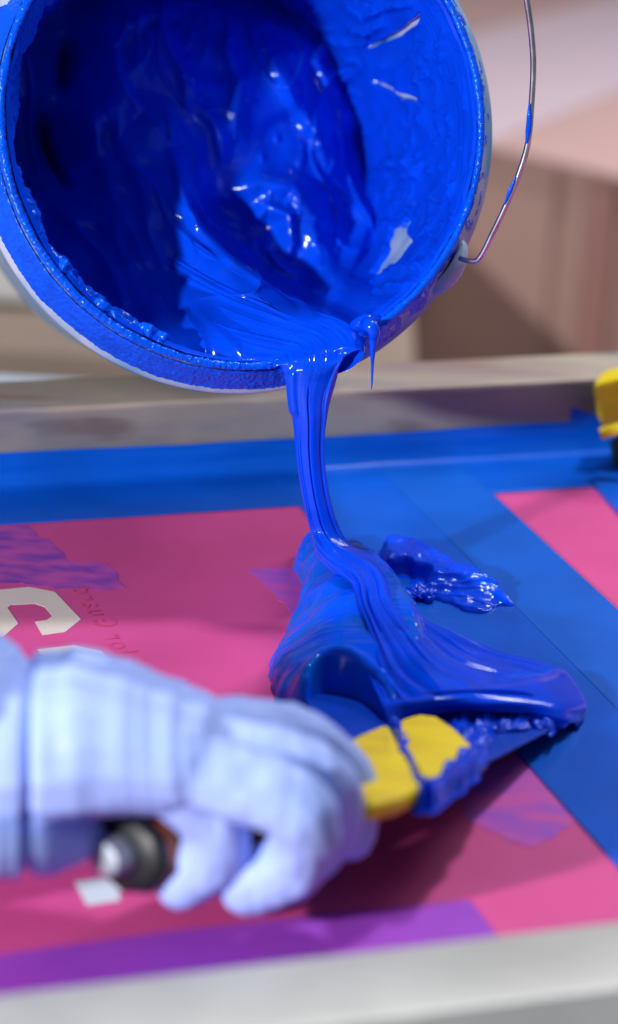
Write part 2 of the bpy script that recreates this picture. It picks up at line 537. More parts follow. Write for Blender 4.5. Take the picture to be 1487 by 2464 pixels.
# ink skin on the inside wall
def ink_wall():
    nth, ns = 1400, 330
    th = np.linspace(0, 2 * math.pi, nth, endpoint=False)[None]
    s = (np.linspace(0, 1, ns) ** 1.1 * 0.165)[:, None]
    T, Sg = np.broadcast_arrays(th, s)
    R0 = .0946 - .0515 * Sg
    px, py = proj(Wp(np.cos(T) * R0, np.sin(T) * R0, Sg))
    cx, cy = np.cos(T) * 9.4, np.sin(T) * 9.4
    t = 0.0015 + 0.0006 * noise(cx * .8, cy * .8, Sg * 22)
    # scrape marks running round near the mouth
    t = t + 0.00024 * noise(cx * 1.2, cy * 1.2, Sg * 900) * sst(-Sg, -.05, -.01)
    # smeared blotches
    bl = fbm(cx * .9 + 5, cy * .9, Sg * 30, 2, .35)
    t = t + 0.0010 * sst(bl, -.5, 1.0) * sst(Sg, .004, .02)
    rid = 1 - np.abs(noise(cx * .45 + 1.2 * bl, cy * .45, Sg * 34 + bl))
    t = t + 0.0011 * rid ** 8 * sst(Sg, .02, .05)
    # blisters and small runs
    rn = random.Random(21)
    for _ in range(70):
        qx, qy = (rn.gauss(1085, 32), rn.uniform(30, 620)) if rn.random() < .6 else (rn.gauss(1010, 40), rn.gauss(380, 130))
        sz = rn.uniform(3.5, 7)
        t = t + .0014 * rn.uniform(.4, 1) * np.exp(-(((px - qx) / sz) ** 2 + ((py - qy) / (sz * rn.uniform(1, 3.4))) ** 2))
    for ln, ww, hh in (([(1080, 100), (1070, 150), (1078, 190)], 5, .0015), ([(1100, 440), (1090, 480)], 5, .002), ([(900, 440), (950, 400), (1000, 385)], 14, .003), ([(880, 520), (870, 580), (850, 650)], 14, .003),
                       ([(980, 440), (1010, 420), (1040, 380)], 10, .0025), ([(880, 700), (960, 660), (1030, 640)], 8, .0018), ([(860, 740), (930, 700), (1000, 690)], 9, .0022), ([(880, 40), (930, 10), (1000, 0)], 10, .003), ([(850, 60), (900, 70), (930, 50)], 10, .003), ([(850, 120), (840, 200), (855, 260)], 20, .003)):
        dd, sd_, ps = line_d(px + 5 * noise(px / 20, py / 20), py, ln)
        t = t + hh * np.exp(-(dd / ww) ** 2) * np.sin(np.clip(ps, .03, .97) * math.pi) ** .5 * (1 + .4 * noise(px / 9, py / 9))
    # raised flecks
    fl = noise(cx * 22, cy * 22, Sg * 160) * sst(noise(cx * 2, cy * 2, Sg * 25 + 9), .05, .5)
    t = t + 0.0004 * sst(fl, .35, .7)
    # torn edge at the left, where old ink hangs in a skirt
    jag = .013 + .006 * noise(cx * 1.1, cy * 1.1) + .004 * noise(cx * 5, cy * 5) + .0025 * noise(cx * 14, cy * 14)
    left = sst(-np.cos(T - math.radians(215)), -1.0, -.45)
    left = 1 - left
    t = t + 0.0016 * left * sst(jag - Sg, -.0004, .0004)
    # bare places where the white wall shows
    for poly, soft in (([(902, 668), (930, 622), (945, 598), (938, 578), (953, 548), (978, 552), (992, 508), (997, 540), (984, 566), (1000, 585), (984, 612), (962, 640)], 3),
                       ([(890, 104), (930, 92), (968, 70), (1000, 46), (1022, 24), (1012, 50), (975, 80), (935, 100), (895, 110)], 3),
                       ([(902, 186), (940, 200), (972, 218), (1018, 236), (1014, 243), (975, 234), (940, 212), (905, 198)], 3),
                       ([(978, 288), (1000, 300), (1010, 312), (1002, 312), (985, 300)], 2)):
        w1 = px + 5 * noise(px / 22, py / 22); w2 = py + 5 * noise(px / 22, py / 22, 7.7)
        mk = px_stretch_mask(w1, w2, poly, soft)
        near = px_stretch_mask(w1, w2, poly, 14)
        t = t * (1 - mk) - .0014 * mk + .0006 * near * (1 - mk)
    t = np.where(Sg < .0012, t * .4, t)
    R = R0 - t
    V = Wp(np.cos(T) * R, np.sin(T) * R, Sg + .0004)
    return np_mesh('ink_skin', V.reshape(-1, 3), grid_faces(ns, nth, True), INK, pail)


ink_wall()


def rim_ink():
    # bead of ink along the lip
    nth, nc = 1800, 14
    th = np.linspace(0, 2 * math.pi, nth, endpoint=False)[:, None]
    ph = np.linspace(0, 2 * math.pi, nc, endpoint=False)[None]
    T, PH = np.broadcast_arrays(th, ph)
    cx, cy = np.cos(T) * 95, np.sin(T) * 95
    left = sst(np.cos(T - math.radians(232)), .25, .9)
    r = 0.0017 + .0003 * noise(cx * .12, cy * .12) + (.00022 + .0001 * left) * fbm(cx * .9, cy * .9, PH * 1.3, 3)
    V = Wp(np.cos(T) * (.0957 - np.cos(PH) * r), np.sin(T) * (.0957 - np.cos(PH) * r), .0002 - np.sin(PH) * r)
    np_mesh('lip_ink', V.reshape(-1, 3), grid_faces(nth, nc, True), INK_RIM, pail)
    # film over the flared collar: full at the lower left, broken at the right
    ns = 60
    prof2 = catmull([(.0972, .0035, 0), (.0969, .0050, 0), (.0977, .0060, 0), (.0995, .0094, 0), (.1018, .0138, 0), (.1041, .0181, 0), (.1050, .0190, 0)], ns)
    r0 = prof2[:, 0][None]; s0 = prof2[:, 1][None]; k = np.linspace(0, 1, ns)[None]
    nrm = np.array([0.82, -0.57])
    cover = sst(np.cos(T[:, :1] - math.radians(222)), -.10, .30)
    upl = sst(np.cos(T[:, :1] - math.radians(150)), .93, .99)
    cx, cy = np.cos(th) * 95, np.sin(th) * 95
    n1 = fbm(cx * .22, cy * .22, k * 3.2, 4)
    thk = (-.0002 + .00075 * (n1 + .12)) * (1 - cover) + cover * (.0006 + .00022 * fbm(cx * 1.0, cy * 1.0, k * 14, 3) + .00016 * noise(cx * .08, cy * .08, k * 22))
    edge = .89 + .035 * noise(cx * .10, cy * .10) + .02 * noise(cx * .9, cy * .9)
    thk = thk - sst(k, edge - .02, edge + .02) * .0012
    thk = np.clip(thk, -.0006, .003)
    V = Wp(np.cos(th) * (r0 + nrm[0] * thk), np.sin(th) * (r0 + nrm[0] * thk), s0 + nrm[1] * thk)
    np_mesh('collar_ink', V.reshape(-1, 3), grid_faces(nth, ns), INK_RIM, pail)


rim_ink()


def skirt():
    # torn sheets of half-dry ink hanging inside the lip on the left, crumpled at the lower left
    nth, ns = 1300, 46
    th = np.linspace(math.radians(128), math.radians(262), nth)[:, None]
    k = np.linspace(0, 1, ns)[None]
    a = th * 57.3
    fade = sst(th, math.radians(128), math.radians(140)) * sst(-th, -math.radians(262), -math.radians(252))
    Lg = (.0105 + .0040 * noise(a / 11, 1.0) + .0022 * noise(a / 3.2, 5.0) + .0005 * noise(a / 1.2, 9.0)) * fade + .0008
    cr = sst(a, 192, 204) * sst(-a, -256, -246)
    l = k * Lg
    w_ = fbm(a / 2.4, l * 260, 3.0, 3)
    r = .0946 - l * .52 - .0008 * w_ * sst(k, 0, .3) - cr * .0026 * np.abs(fbm(a / 3.4, l * 260, 6.0, 2, .35)) * sst(k, .0, .25) * sst(-k, -1, -.6)
    s_ = .0012 + l * .86 - cr * .0020 * fbm(a / 3.0, l * 220, 12.0, 2, .35) * sst(k, .05, .4)
    top_ = Wp(np.cos(th) * r, np.sin(th) * r, s_)
    r2 = r + .0010; bot = Wp(np.cos(th) * r2, np.sin(th) * r2, s_ + .0006)
    V = np.concatenate([top_, bot[:, ::-1]], axis=1)
    np_mesh('dried_ink', V.reshape(-1, 3), grid_faces(nth, 2 * ns, True), INK_RIM, pail)
    # rope of lumps
    nth, nc = 1100, 16
    th = np.linspace(math.radians(196), math.radians(256), nth)[:, None]; a = th * 57.3
    ph = np.linspace(0, 2 * math.pi, nc, endpoint=False)[None]
    env = sst(a, 196, 200) * sst(-a, -256, -250)
    lump = np.clip(noise(a / 4.2, 3.0) + .25, 0, 1)
    rad = env * (.0003 + .0024 * lump + .0005 * fbm(a / 1.7, ph * .9, 2.0, 2))
    cr_ = .0925 - .0018 * noise(a / 3.0, 8.0) - .001 * lump
    cs_ = .0030 + .0014 * noise(a / 2.2, 15.0)
    V = Wp(np.cos(th) * (cr_ + np.cos(ph) * rad), np.sin(th) * (cr_ + np.cos(ph) * rad), cs_ + np.sin(ph) * rad * .9)
    np_mesh('dried_ink', V.reshape(-1, 3), grid_faces(nth, nc, True), INK_RIM, pail)


skirt()


def lug(theta0, theta1, extra):
    n = 40
    th = np.linspace(theta0, theta1, n)
    e = np.sin(np.linspace(0, math.pi, n)) ** .35
    pr = [(.0985, .0105), (.1010, .0100), (.1046, .0130), (.1062, .018), (.1070, .026), (.1065, .036), (.1040, .0385), (.0985, .0385)]
    V = np.zeros((n, len(pr), 3))
    for i in range(n):
        for j, (r, s) in enumerate(pr):
            rr = .099 + (r + extra - .099) * e[i]; ss = .026 + (s - .026) * (0.3 + .7 * e[i])
            V[i, j] = Wp(math.cos(th[i]) * rr, math.sin(th[i]) * rr, ss)
    o = np_mesh('lug', V.reshape(-1, 3), grid_faces(n, len(pr)), PLASTIC, pail)
    return o


lug(math.radians(-41), math.radians(-25), .0028)
lug(math.radians(139), math.radians(155), .0028)
YW = 1.046
wire_px = [(1108, 622, 1.052), (1130, 628, 1.047), (1147, 627, 1.045), (1160, 612, 1.044), (1185, 562, 1.043), (1215, 500, 1.042), (1248, 420, 1.042), (1270, 345, 1.042), (1279, 250, 1.042), (1283, 150, 1.042), (1276, 60, 1.042), (1264, -20, 1.042)]
wp = [Q(*q) for q in wire_px]
Lp = Wp(math.cos(math.radians(147)) * .108, math.sin(math.radians(147)) * .108, .026)
top = wp[-1]
wp += [top + np.array([-.012, .0, .05]), top + np.array([-.05, .0, .095]), np.array([-.05, 1.05, .365]), np.array([-.12, 1.055, .345]), Lp + np.array([-.012, 0, .03]), Lp]
tube('handle', wp, .00118, WIRE, pail, 12, 400)
# ink smeared on the wire
sm = [Q(1274, 250, 1.0405), Q(1273, 300, 1.0405), Q(1267, 345, 1.0405)]
tube('handle_ink', sm, [.0004, .0011, .0012, .0005], INK_RIM, pail, 10, 40)
tube('handle_ink', [Q(1241, 425, 1.0408), Q(1226, 462, 1.0408), Q(1214, 492, 1.0408)], [.0003, .0009, .0003], INK_RIM, pail, 10, 30)

# ---------------------------------------------------------------- the ink
ink = thing('blue_ink', 'thick glossy blue ink pouring from the pail in a ribbon onto screen and knife', 'ink', P(850, 1500))


def pail_mass():
    ctl = [(-30, 300, .13), (30, 120, .12), (20, 450, .12), (60, 250, .125), (75, 560, .10), (130, 370, .135), (110, 300, .14), (180, 620, .088), (230, 690, .07), (150, 150, .14),
           (220, 300, .105), (200, 480, .10), (290, 450, .092), (300, 560, .085), (290, 300, .098), (380, 300, .090), (400, 420, .080), (340, 660, .068), (300, 770, .05), (400, 740, .050), (360, 800, .035), (230, 740, .06),
           (440, 500, .070), (470, 560, .064), (540, 625, .055), (610, 672, .046), (690, 725, .036), (745, 748, .028), (790, 758, .024),
           (430, 620, .062), (520, 700, .048), (480, 780, .034), (600, 760, .030), (560, 840, .012), (650, 850, .006), (470, 840, .018),
           (500, 520, .100), (560, 590, .102), (640, 650, .095), (720, 705, .082), (790, 730, .060), (470, 420, .098), (440, 320, .096),
           (610, 520, .098), (600, 440, .104), (680, 480, .098), (720, 560, .092), (660, 590, .094), (780, 640, .085), (760, 480, .108), (840, 560, .11), (850, 660, .08), (840, 740, .045), (880, 790, .022), (930, 760, .02), (800, 800, .008), (900, 700, .05),
           (300, 60, .11), (300, 170, .10), (340, 230, .097), (450, 60, .115), (600, 60, .125), (450, 200, .10), (560, 280, .105), (520, 360, .102), (700, 200, .12), (650, 330, .112), (800, 300, .13), (900, 380, .15), (750, 60, .14), (860, 120, .16), (560, -60, .15), (400, -100, .15), (750, -100, .17), (250, -50, .14), (120, 20, .14)]
    pts = np.array([D(*c) for c in ctl]) - BC
    cx, cy = pts @ BU, pts @ BV
    cs = np.array([c[2] * (1.09 if c[2] > .06 else 1.0) for c in ctl])
    pts = np.array([D(c[0], c[1], q) for c, q in zip(ctl, cs)]) - BC
    cx, cy = pts @ BU, pts @ BV
    n = 460
    g = np.linspace(-.0945, .0945, n)
    X, Y = np.meshgrid(g, g)
    s = rbf(cx, cy, cs, X, Y, 2e-5)
    px, py = proj(Wp(X, Y, s))
    # long folds following the flow
    def fold(line, wl, wr, h):
        nonlocal s
        d, sd, pos = line_d(px, py, line)
        prof = np.where(sd < 0, np.exp(-(d / wl) ** 2), np.exp(-(d / wr) ** 2))
        s = s - h * prof * np.sin(np.clip(pos, 0.02, .98) * math.pi) ** .5
    fold([(300, 60), (272, 120), (275, 180), (300, 230), (345, 275)], 18, 60, .009)
    fold([(430, 20), (340, 40), (285, 85)], 18, 50, .006)
    fold([(190, 90), (195, 200), (215, 330), (270, 480), (330, 600), (380, 700)], 40, 26, .009)
    fold([(100, 285), (112, 335), (135, 395), (165, 445)], 9, 10, -.022)
    fold([(165, 90), (160, 150), (150, 215)], 14, 14, -.018)
    fold([(235, 470), (270, 560), (300, 640), (330, 720), (400, 790)], 30, 20, .006)
    fold([(120, 480), (190, 560), (240, 610), (280, 690), (300, 740)], 26, 16, .010)
    fold([(410, 345), (432, 450), (470, 540), (560, 625), (660, 695), (760, 742)], 60, 14, .009)
    fold([(540, 470), (620, 440), (700, 450), (750, 520), (770, 620)], 30, 26, .008)
    fold([(600, 545), (640, 500), (690, 520), (700, 590), (670, 640)], 16, 18, .007)
    fold([(640, 600), (665, 640), (720, 665)], 12, 14, .005)
    fold([(860, 480), (880, 540), (850, 620), (810, 700)], 20, 16, .006)
    u, v = X * 60, Y * 60
    wv = fbm(u * .35, v * .35, 2.0, 2)
    s = s - .0042 * fbm(u * .45 + wv, v * .45, 1.0, 3) - .0022 * (1 - np.abs(noise(u * .8 + wv, v * .35 - wv, 4.0))) ** 6
    ang = math.radians(-58)
    a = (X * math.cos(ang) + Y * math.sin(ang)); b = (-X * math.sin(ang) + Y * math.cos(ang))
    s = s - .0010 * noise(a * 14, b * 80 + 1.2 * wv, 5.0) - .00025 * noise(a * 30, b * 330 + 3 * wv, 8.0)
    fold([(60, 120), (75, 220), (70, 330), (95, 430)], 16, 10, .007)
    fold([(380, 20), (400, 110), (440, 190), (450, 280)], 26, 14, .006)
    fold([(560, 20), (540, 120), (570, 200), (560, 300)], 30, 16, .006)
    fold([(250, 250), (300, 360), (340, 470), (350, 560), (400, 660)], 34, 16, .006)
    fold([(470, 250), (520, 320), (530, 400)], 22, 14, .005)
    fold([(640, 120), (690, 230), (760, 330), (800, 430)], 34, 16, .007)
    fold([(790, 60), (760, 150), (800, 240)], 20, 14, .006)
    # blisters and drips that catch the light
    rn = random.Random(3)
    spots = [(727, 350), (727, 372), (722, 395), (797, 405), (768, 452), (766, 470), (808, 500), (812, 512), (817, 580), (812, 600), (714, 488), (718, 515), (545, 460), (540, 480), (890, 360), (768, 640),
             (463, 210), (480, 236), (470, 250), (505, 290), (510, 312), (520, 22), (475, 45), (497, 60), (560, 62), (430, 62), (460, 75), (438, 150), (300, 140), (233, 150), (255, 110), (650, 145), (700, 128), (655, 170), (495, 118), (540, 95)]
    spots += [(rn.gauss(760, 70), rn.gauss(500, 110)) for _ in range(25)] + [(rn.gauss(470, 80), rn.gauss(160, 90)) for _ in range(20)]
    for qx, qy in spots:
        sz = rn.uniform(5, 9)
        s = s - .0016 * rn.uniform(.5, 1) * np.exp(-(((px - qx) / sz) ** 2 + ((py - qy) / (sz * rn.uniform(1, 1.9))) ** 2))
    V = Wp(X, Y, s)
    mk = np.hypot(X, Y) < .0945 - .045 * np.clip(s, 0, .2)
    mk &= s > -.001
    V, Fc = np_compact(V.reshape(-1, 3), grid_faces(n, n, mask=mk)[:, ::-1])
    np_mesh('ink_in_pail', V, Fc, INK, ink)


pail_mass()


def stream():
    R = []
    Lr = lambda *a: R.append(list(a))
    Lr(D(448, 822, .036), D(432, 740, .052), D(424, 650, .062), D(418, 540, .072))
    Lr(D(520, 850, .016), D(530, 800, .028), D(528, 710, .045), D(505, 602, .058))
    Lr(D(590, 866, .005), D(615, 826, .014), D(620, 755, .028), D(600, 668, .044))
    Lr(D(632, 870, .0), D(678, 838, .005), D(705, 790, .015), D(690, 728, .032))
    Lr(D(650, 866, -.003), D(712, 842, -.001), D(765, 808, .004), D(782, 748, .018))
    Lr(D(655, 870, -.006), D(715, 852, -.006), D(790, 826, -.005), D(838, 772, .004))
    Lr(D(661, 880, -.008), D(716, 866, -.0095), D(795, 845, -.009), D(866, 797, -.003))
    yb = D(716, 866, -.0095)[1]
    Lr(Q(672, 900, yb + .001), Q(718, 892, yb - .003), Q(785, 882, yb - .003), Q(860, 832, yb - .001))
    Lr(Q(680, 925, yb + .001), Q(718, 922, yb - .003), Q(775, 918, yb - .003), Q(829, 885, yb))
    Lr(Q(683, 955, yb + .001), Q(722, 955, yb - .003), Q(768, 955, yb - .003), Q(811, 945, yb))
    Lr(Q(693, 1015, yb + .001), Q(728, 1016, yb - .003), Q(764, 1016, yb - .003), Q(799, 1003, yb + .001))
    Lr(Q(701, 1090, yb + .002), Q(731, 1090, yb - .002), Q(763, 1090, yb - .002), Q(791, 1080, yb + .002))
    Lr(Q(710, 1160, yb + .003), Q(738, 1160, yb - .001), Q(768, 1160, yb - .001), Q(797, 1150, yb + .003))
    Lr(Q(723, 1225, yb + .004), Q(750, 1225, yb), Q(780, 1222, yb), Q(809, 1215, yb + .004))
    Lr(Q(738, 1282, yb + .006), Q(766, 1281, yb + .001), Q(800, 1279, yb + .001), Q(829, 1272, yb + .006))
    Lr(P(752, 1320, .0262), P(784, 1316, .0285), P(818, 1312, .0285), P(852, 1308, .026))
    Lr(P(768, 1347, .0255), P(802, 1336, .029), P(842, 1330, .0285), P(884, 1322, .022))
    Lr(P(796, 1372, .025), P(836, 1360, .0285), P(882, 1350, .027), P(928, 1345, .017))
    Lr(P(838, 1402, .0240), P(870, 1394, .028), P(915, 1386, .027), P(957, 1385, .0165))
    Lr(P(846, 1446, .0235), P(880, 1442, .0275), P(930, 1438, .026), P(987, 1433, .0135))
    Lr(P(855, 1492, .0225), P(900, 1490, .0265), P(962, 1490, .0245), P(1030, 1482, .0100))
    Lr(P(866, 1550, .0215), P(925, 1550, .0255), P(1010, 1545, .0225), P(1112, 1520, .0065))
    Lr(P(884, 1616, .020), P(955, 1615, .0235), P(1075, 1600, .0215), P(1205, 1564, .0055))
    Lr(P(908, 1672, .0185), P(985, 1668, .0225), P(1125, 1648, .0215), P(1262, 1608, .010), P(1318, 1594, .006))
    Lr(P(925, 1710, .0175), P(1010, 1692, .0215), P(1145, 1676, .0225), P(1290, 1648, .0175), P(1384, 1630, .009))
    Lr(P(934, 1735, .015), P(1030, 1704, .019), P(1175, 1692, .0205), P(1322, 1684, .0155), P(1414, 1680, .0065))
    Lr(P(940, 1755, .012), P(1035, 1712, .014), P(1185, 1700, .0145), P(1338, 1718, .0120), P(1410, 1728, .002))
    Lr(P(936, 1752, .009), P(1035, 1700, .008), P(1195, 1690, .0085), P(1335, 1752, .006), P(1395, 1735, .001))
    nv, nu = 1150, 240
    G, q, t = loft(R, nv, nu)
    N = grid_normals(G)
    # make the normals face the camera side
    flip = np.sign(((CP - G) * N).sum(2, keepdims=True)); N = N * np.where(flip == 0, 1, flip)
    U = np.linspace(0, 1, nu)[None]; Vv = (q / q[-1])[:, None]
    row = np.interp(q, t, np.arange(len(R)))[:, None]
    width = np.linalg.norm(G[:, -1] - G[:, 0], axis=1)[:, None]
    x = U * width * (1 + 0 * Vv)
    # streaks: strong across the flow, slow along it
    uu = U * 46
    L = q[:, None] * 1.0
    dr = noise(L * 9, U * 3, 1.3) * .5
    amp = np.interp(row, [0, 4, 6, 8, 13, 15, 17, 22, 27], [.0005, .0005, .00022, .00010, .00009, .00010, .0003, .0004, .0001])
    d = amp * (noise(uu * .55 + dr * 3, L * 10, 2.0) * .9 + noise(uu + dr * 4, L * 16, 4.0) * .35 + noise(uu * 2.6 + dr * 6, L * 14, 6.0) * .22)
    big = noise(U * 6 + dr * 1.6, L * 7, 9.0)
    d = d + np.interp(row, [0, 4, 6, 14, 17, 20, 27], [.0022, .0016, .0003, .0002, .0012, .0022, .0006]) * big
    # ridge-like pleats where the ink fans out
    pl = 1 - np.abs(noise(U * 11 + dr * 2.2 + .6, L * 5, 12.0))
    d = d + np.interp(row, [0, 3, 5, 15, 18, 27], [.0014, .0016, 0, 0, .0010, .0006]) * pl ** 5
    # the long seam down the ribbon
    for u0, w_, h, r0, r1 in ((.47, .010, -.0010, 8, 16.5), (.20, .012, .0006, 10, 16), (.26, .010, -.0005, 10, 15.5), (.83, .03, .0007, 6, 15), (.75, .012, -.0004, 8, 15), (.30, .02, -.0015, 18, 24), (.22, .03, .0010, 17, 24), (.62, .02, -.0010, 18, 24), (.90, .02, -.0014, 16, 22), (.10, .010, -.0020, 17, 20.5), (.15, .018, .0016, 16.5, 21), (.74, .008, -.0012, 18, 22), (.78, .016, .0012, 17, 23), (.44, .010, -.0012, 17, 22.5)):
        c = u0 + .02 * noise(L * 12, u0 * 9)
        d = d + h * np.exp(-((U - c) / w_) ** 2) * sst(row, r0, r0 + 1) * sst(-row, -r1, -r1 + 1)
    # the tongue lying on the ribbon's left side
    c = .155 + .03 * np.sin(row)
    tong = np.exp(-(np.abs(U - .14) / .12) ** 4) * sst(row, 6.5, 7.5) * sst(-row, -9.9, -9.55)
    d = d + .0016 * tong
    # rounded edges of the ribbon
    th = np.interp(row, [0, 5, 7, 9, 13, 15, 17, 27], [.001, .002, .0035, .0040, .0038, .0025, .002, .001])
    bul = np.sqrt(np.clip(1 - (2 * U - 1) ** 4, 0, 1))
    edge = np.minimum(U, 1 - U) * width
    d = d * (1 - .93 * sst(row, 22.6, 24.0))
    d = d * sst(edge, 0, .0015)
    front = G + N * (d + th * (bul - 1))[..., None]
    back_th = np.interp(row, [0, 5, 7, 9, 13, 15, 17, 27], [.004, .003, .004, .0045, .0045, .004, .008, .004])
    back = G - N * (th + back_th * bul)[..., None]
    full = np.concatenate([front, back[:, ::-1]], axis=1)
    # keep everything above the screen
    full[..., 2] = np.maximum(full[..., 2], .0008)
    Fc = grid_faces(nv, full.shape[1], True)
    np_mesh('ink_ribbon', full.reshape(-1, 3), Fc, INK, ink)


stream()

# ---------------------------------------------------------------- the putty knife (needed for the height of its blade)
eA, eC, eN = P(1402, 1712, .0015), P(742, 1632, .003), P(905, 1835, .0245)
pn = np.cross(eA - eC, eN - eC); pn /= np.linalg.norm(pn)
if pn[2] < 0: pn = -pn


def on_blade(px, py, off=0.0):
    d = ray(px, py); o0 = eC + pn * off
    return CP + d * (((o0 - CP) @ pn) / (d @ pn))


def blade_z(x, y):
    return eC[2] - ((x - eC[0]) * pn[0] + (y - eC[1]) * pn[1]) / pn[2]


def height_blob(name, outline, ctl, material, res=.00055, edge=.004, detail=None, cavity=None, zmin=0.0016, zmax=.03):
    o2 = [P(x, y, z)[:2] for x, y, z in outline]
    o2 = np.array(catmull([(*p, 0) for p in o2 + [o2[0]]], 160))[:, :2]
    lo, hi = o2.min(0) - .002, o2.max(0) + .002
    X, Y = np.meshgrid(np.arange(lo[0], hi[0], res), np.arange(lo[1], hi[1], res))
    c3 = np.array([P(*c) for c in ctl])
    wob = .0010 * noise(X * 150, Y * 150, 3.0) + .0006 * noise(X * 420, Y * 420, 5.0)
    sd = poly_sd(X, Y, o2) + wob
    z = rbf(c3[:, 0], c3[:, 1], c3[:, 2], X, Y, 1e-5)
    if detail: z = z + detail(X, Y)
    e = np.sqrt(np.clip(1 - (1 - np.clip(sd / edge, 0, 1)) ** 2, 0, 1))
    z = np.clip(z, .0010, zmax) * e + (.0007 * fbm(X * 170, Y * 170, 2.0, 2) * sst(sd, 0, .004) if zmax < .02 else 0) + zmin * (1 - e) - sst(-sd, 0, .001) * .004
    if cavity is not None:
        for cav, ze in cavity:
            cv = np.array(catmull([(*P(x, y, ze)[:2], 0) for x, y in cav], 90))[:, :2]
            cs = poly_sd(X, Y, cv)
            bz = blade_z(X, Y) - .003
            lipz = .0018 * np.exp(-((cs + .003) / .0025) ** 2)
            k = sst(cs, -.0016, .0016)
            z = (z + lipz) * (1 - k) + bz * k
    V = np.stack([X, Y, z], -1)
    V, Fc = np_compact(V.reshape(-1, 3), grid_faces(*X.shape, mask=(sd > -.0012)))
    return np_mesh(name, V, Fc, material, ink)


def det_left(X, Y):
    a = X * math.cos(.9) + Y * math.sin(.9); b = -X * math.sin(.9) + Y * math.cos(.9)
    wv = noise(X * 30, Y * 30, 2.0)
    # horizontal comb marks on the shoulder
    return .0009 * fbm(X * 38 + wv, Y * 38, 1.0, 2) + .00022 * noise(X * 40, Y * 260 + 2 * wv, 4.0) + .00016 * noise(X * 90, Y * 620 + 3 * wv, 5.0) + .0011 * (1 - np.abs(noise(X * 30 + 2, Y * 70 + wv, 8.0))) ** 7 * sst(Y, .97, 1.02)


height_blob('ink_heap',
            [(721, 1331, 0), (716, 1347, 0), (711, 1370, 0), (723, 1389, 0), (734, 1422, 0), (718, 1468, 0), (706, 1496, 0), (687, 1540, 0), (661, 1585, 0), (651, 1622, 0), (655, 1660, 0), (665, 1690, 0), (690, 1716, 0), (722, 1738, 0.002), (760, 1775, .004), (830, 1790, .01), (930, 1780, .012), (1000, 1740, .01), (1040, 1640, .004), (960, 1470, .004), (900, 1400, .004), (850, 1365, .002), (815, 1345, .002), (775, 1330, 0)],
            [(735, 1345, .013), (760, 1345, .018), (800, 1345, .020), (730, 1375, .010), (755, 1385, .015), (790, 1400, .020), (840, 1400, .022), (750, 1440, .013), (780, 1450, .020), (830, 1450, .023),
             (735, 1490, .012), (770, 1510, .020), (820, 1520, .0225), (860, 1500, .022), (710, 1540, .012), (750, 1560, .0195), (810, 1580, .022), (865, 1590, .021), (690, 1590, .013), (720, 1600, .018), (770, 1608, .0190),
             (680, 1630, .012), (705, 1640, .0155), (735, 1640, .0165), (800, 1612, .0185), (850, 1625, .0185), (895, 1650, .018), (690, 1680, .010), (715, 1690, .0125), (735, 1720, .012), (745, 1745, .010), (930, 1700, .017), (950, 1740, .016), (960, 1640, .020), (1000, 1700, .018)],
            INK_POOL, edge=.008, detail=det_left,
            cavity=[([(742, 1700), (744, 1668), (757, 1640), (778, 1626), (805, 1622), (840, 1630), (880, 1652), (912, 1682), (930, 1720), (940, 1760), (930, 1850), (850, 1900), (760, 1850), (745, 1760)], .014)])


def det_smear(X, Y):
    ang = math.radians(-12)
    a = X * math.cos(ang) + Y * math.sin(ang); b = -X * math.sin(ang) + Y * math.cos(ang)
    wv = noise(X * 50, Y * 50, 2.0)
    rid = 1 - np.abs(noise(a * 30 + wv, b * 110 + 1.2 * wv, 3.0))
    return .0014 * rid ** 3 - .0006 + .00035 * noise(a * 60, b * 300 + 2 * wv, 7.0) + .0005 * fbm(X * 60, Y * 60, 4.0, 2)


height_blob('ink_smear',
            [(905, 1342, 0), (925, 1330, 0), (965, 1328, 0), (1010, 1340, 0), (1060, 1368, 0), (1105, 1392, 0), (1145, 1405, 0), (1190, 1432, 0), (1230, 1462, 0), (1196, 1466, 0), (1160, 1482, 0), (1128, 1478, 0), (1090, 1462, 0), (1050, 1448, 0), (1020, 1440, 0), (985, 1450, 0), (950, 1420, 0), (920, 1380, 0)],
            [(925, 1345, .005), (960, 1342, .008), (1000, 1350, .0085), (1040, 1372, .0075), (1080, 1396, .006), (1120, 1412, .005), (1160, 1438, .0035), (1200, 1455, .002), (985, 1378, .002), (1010, 1392, .0018), (960, 1370, .003), (1050, 1410, .0045), (1090, 1435, .003), (1140, 1465, .002), (970, 1420, .002), (1000, 1430, .003)],
            INK, res=.0004, edge=.003, detail=det_smear, zmax=.0088)


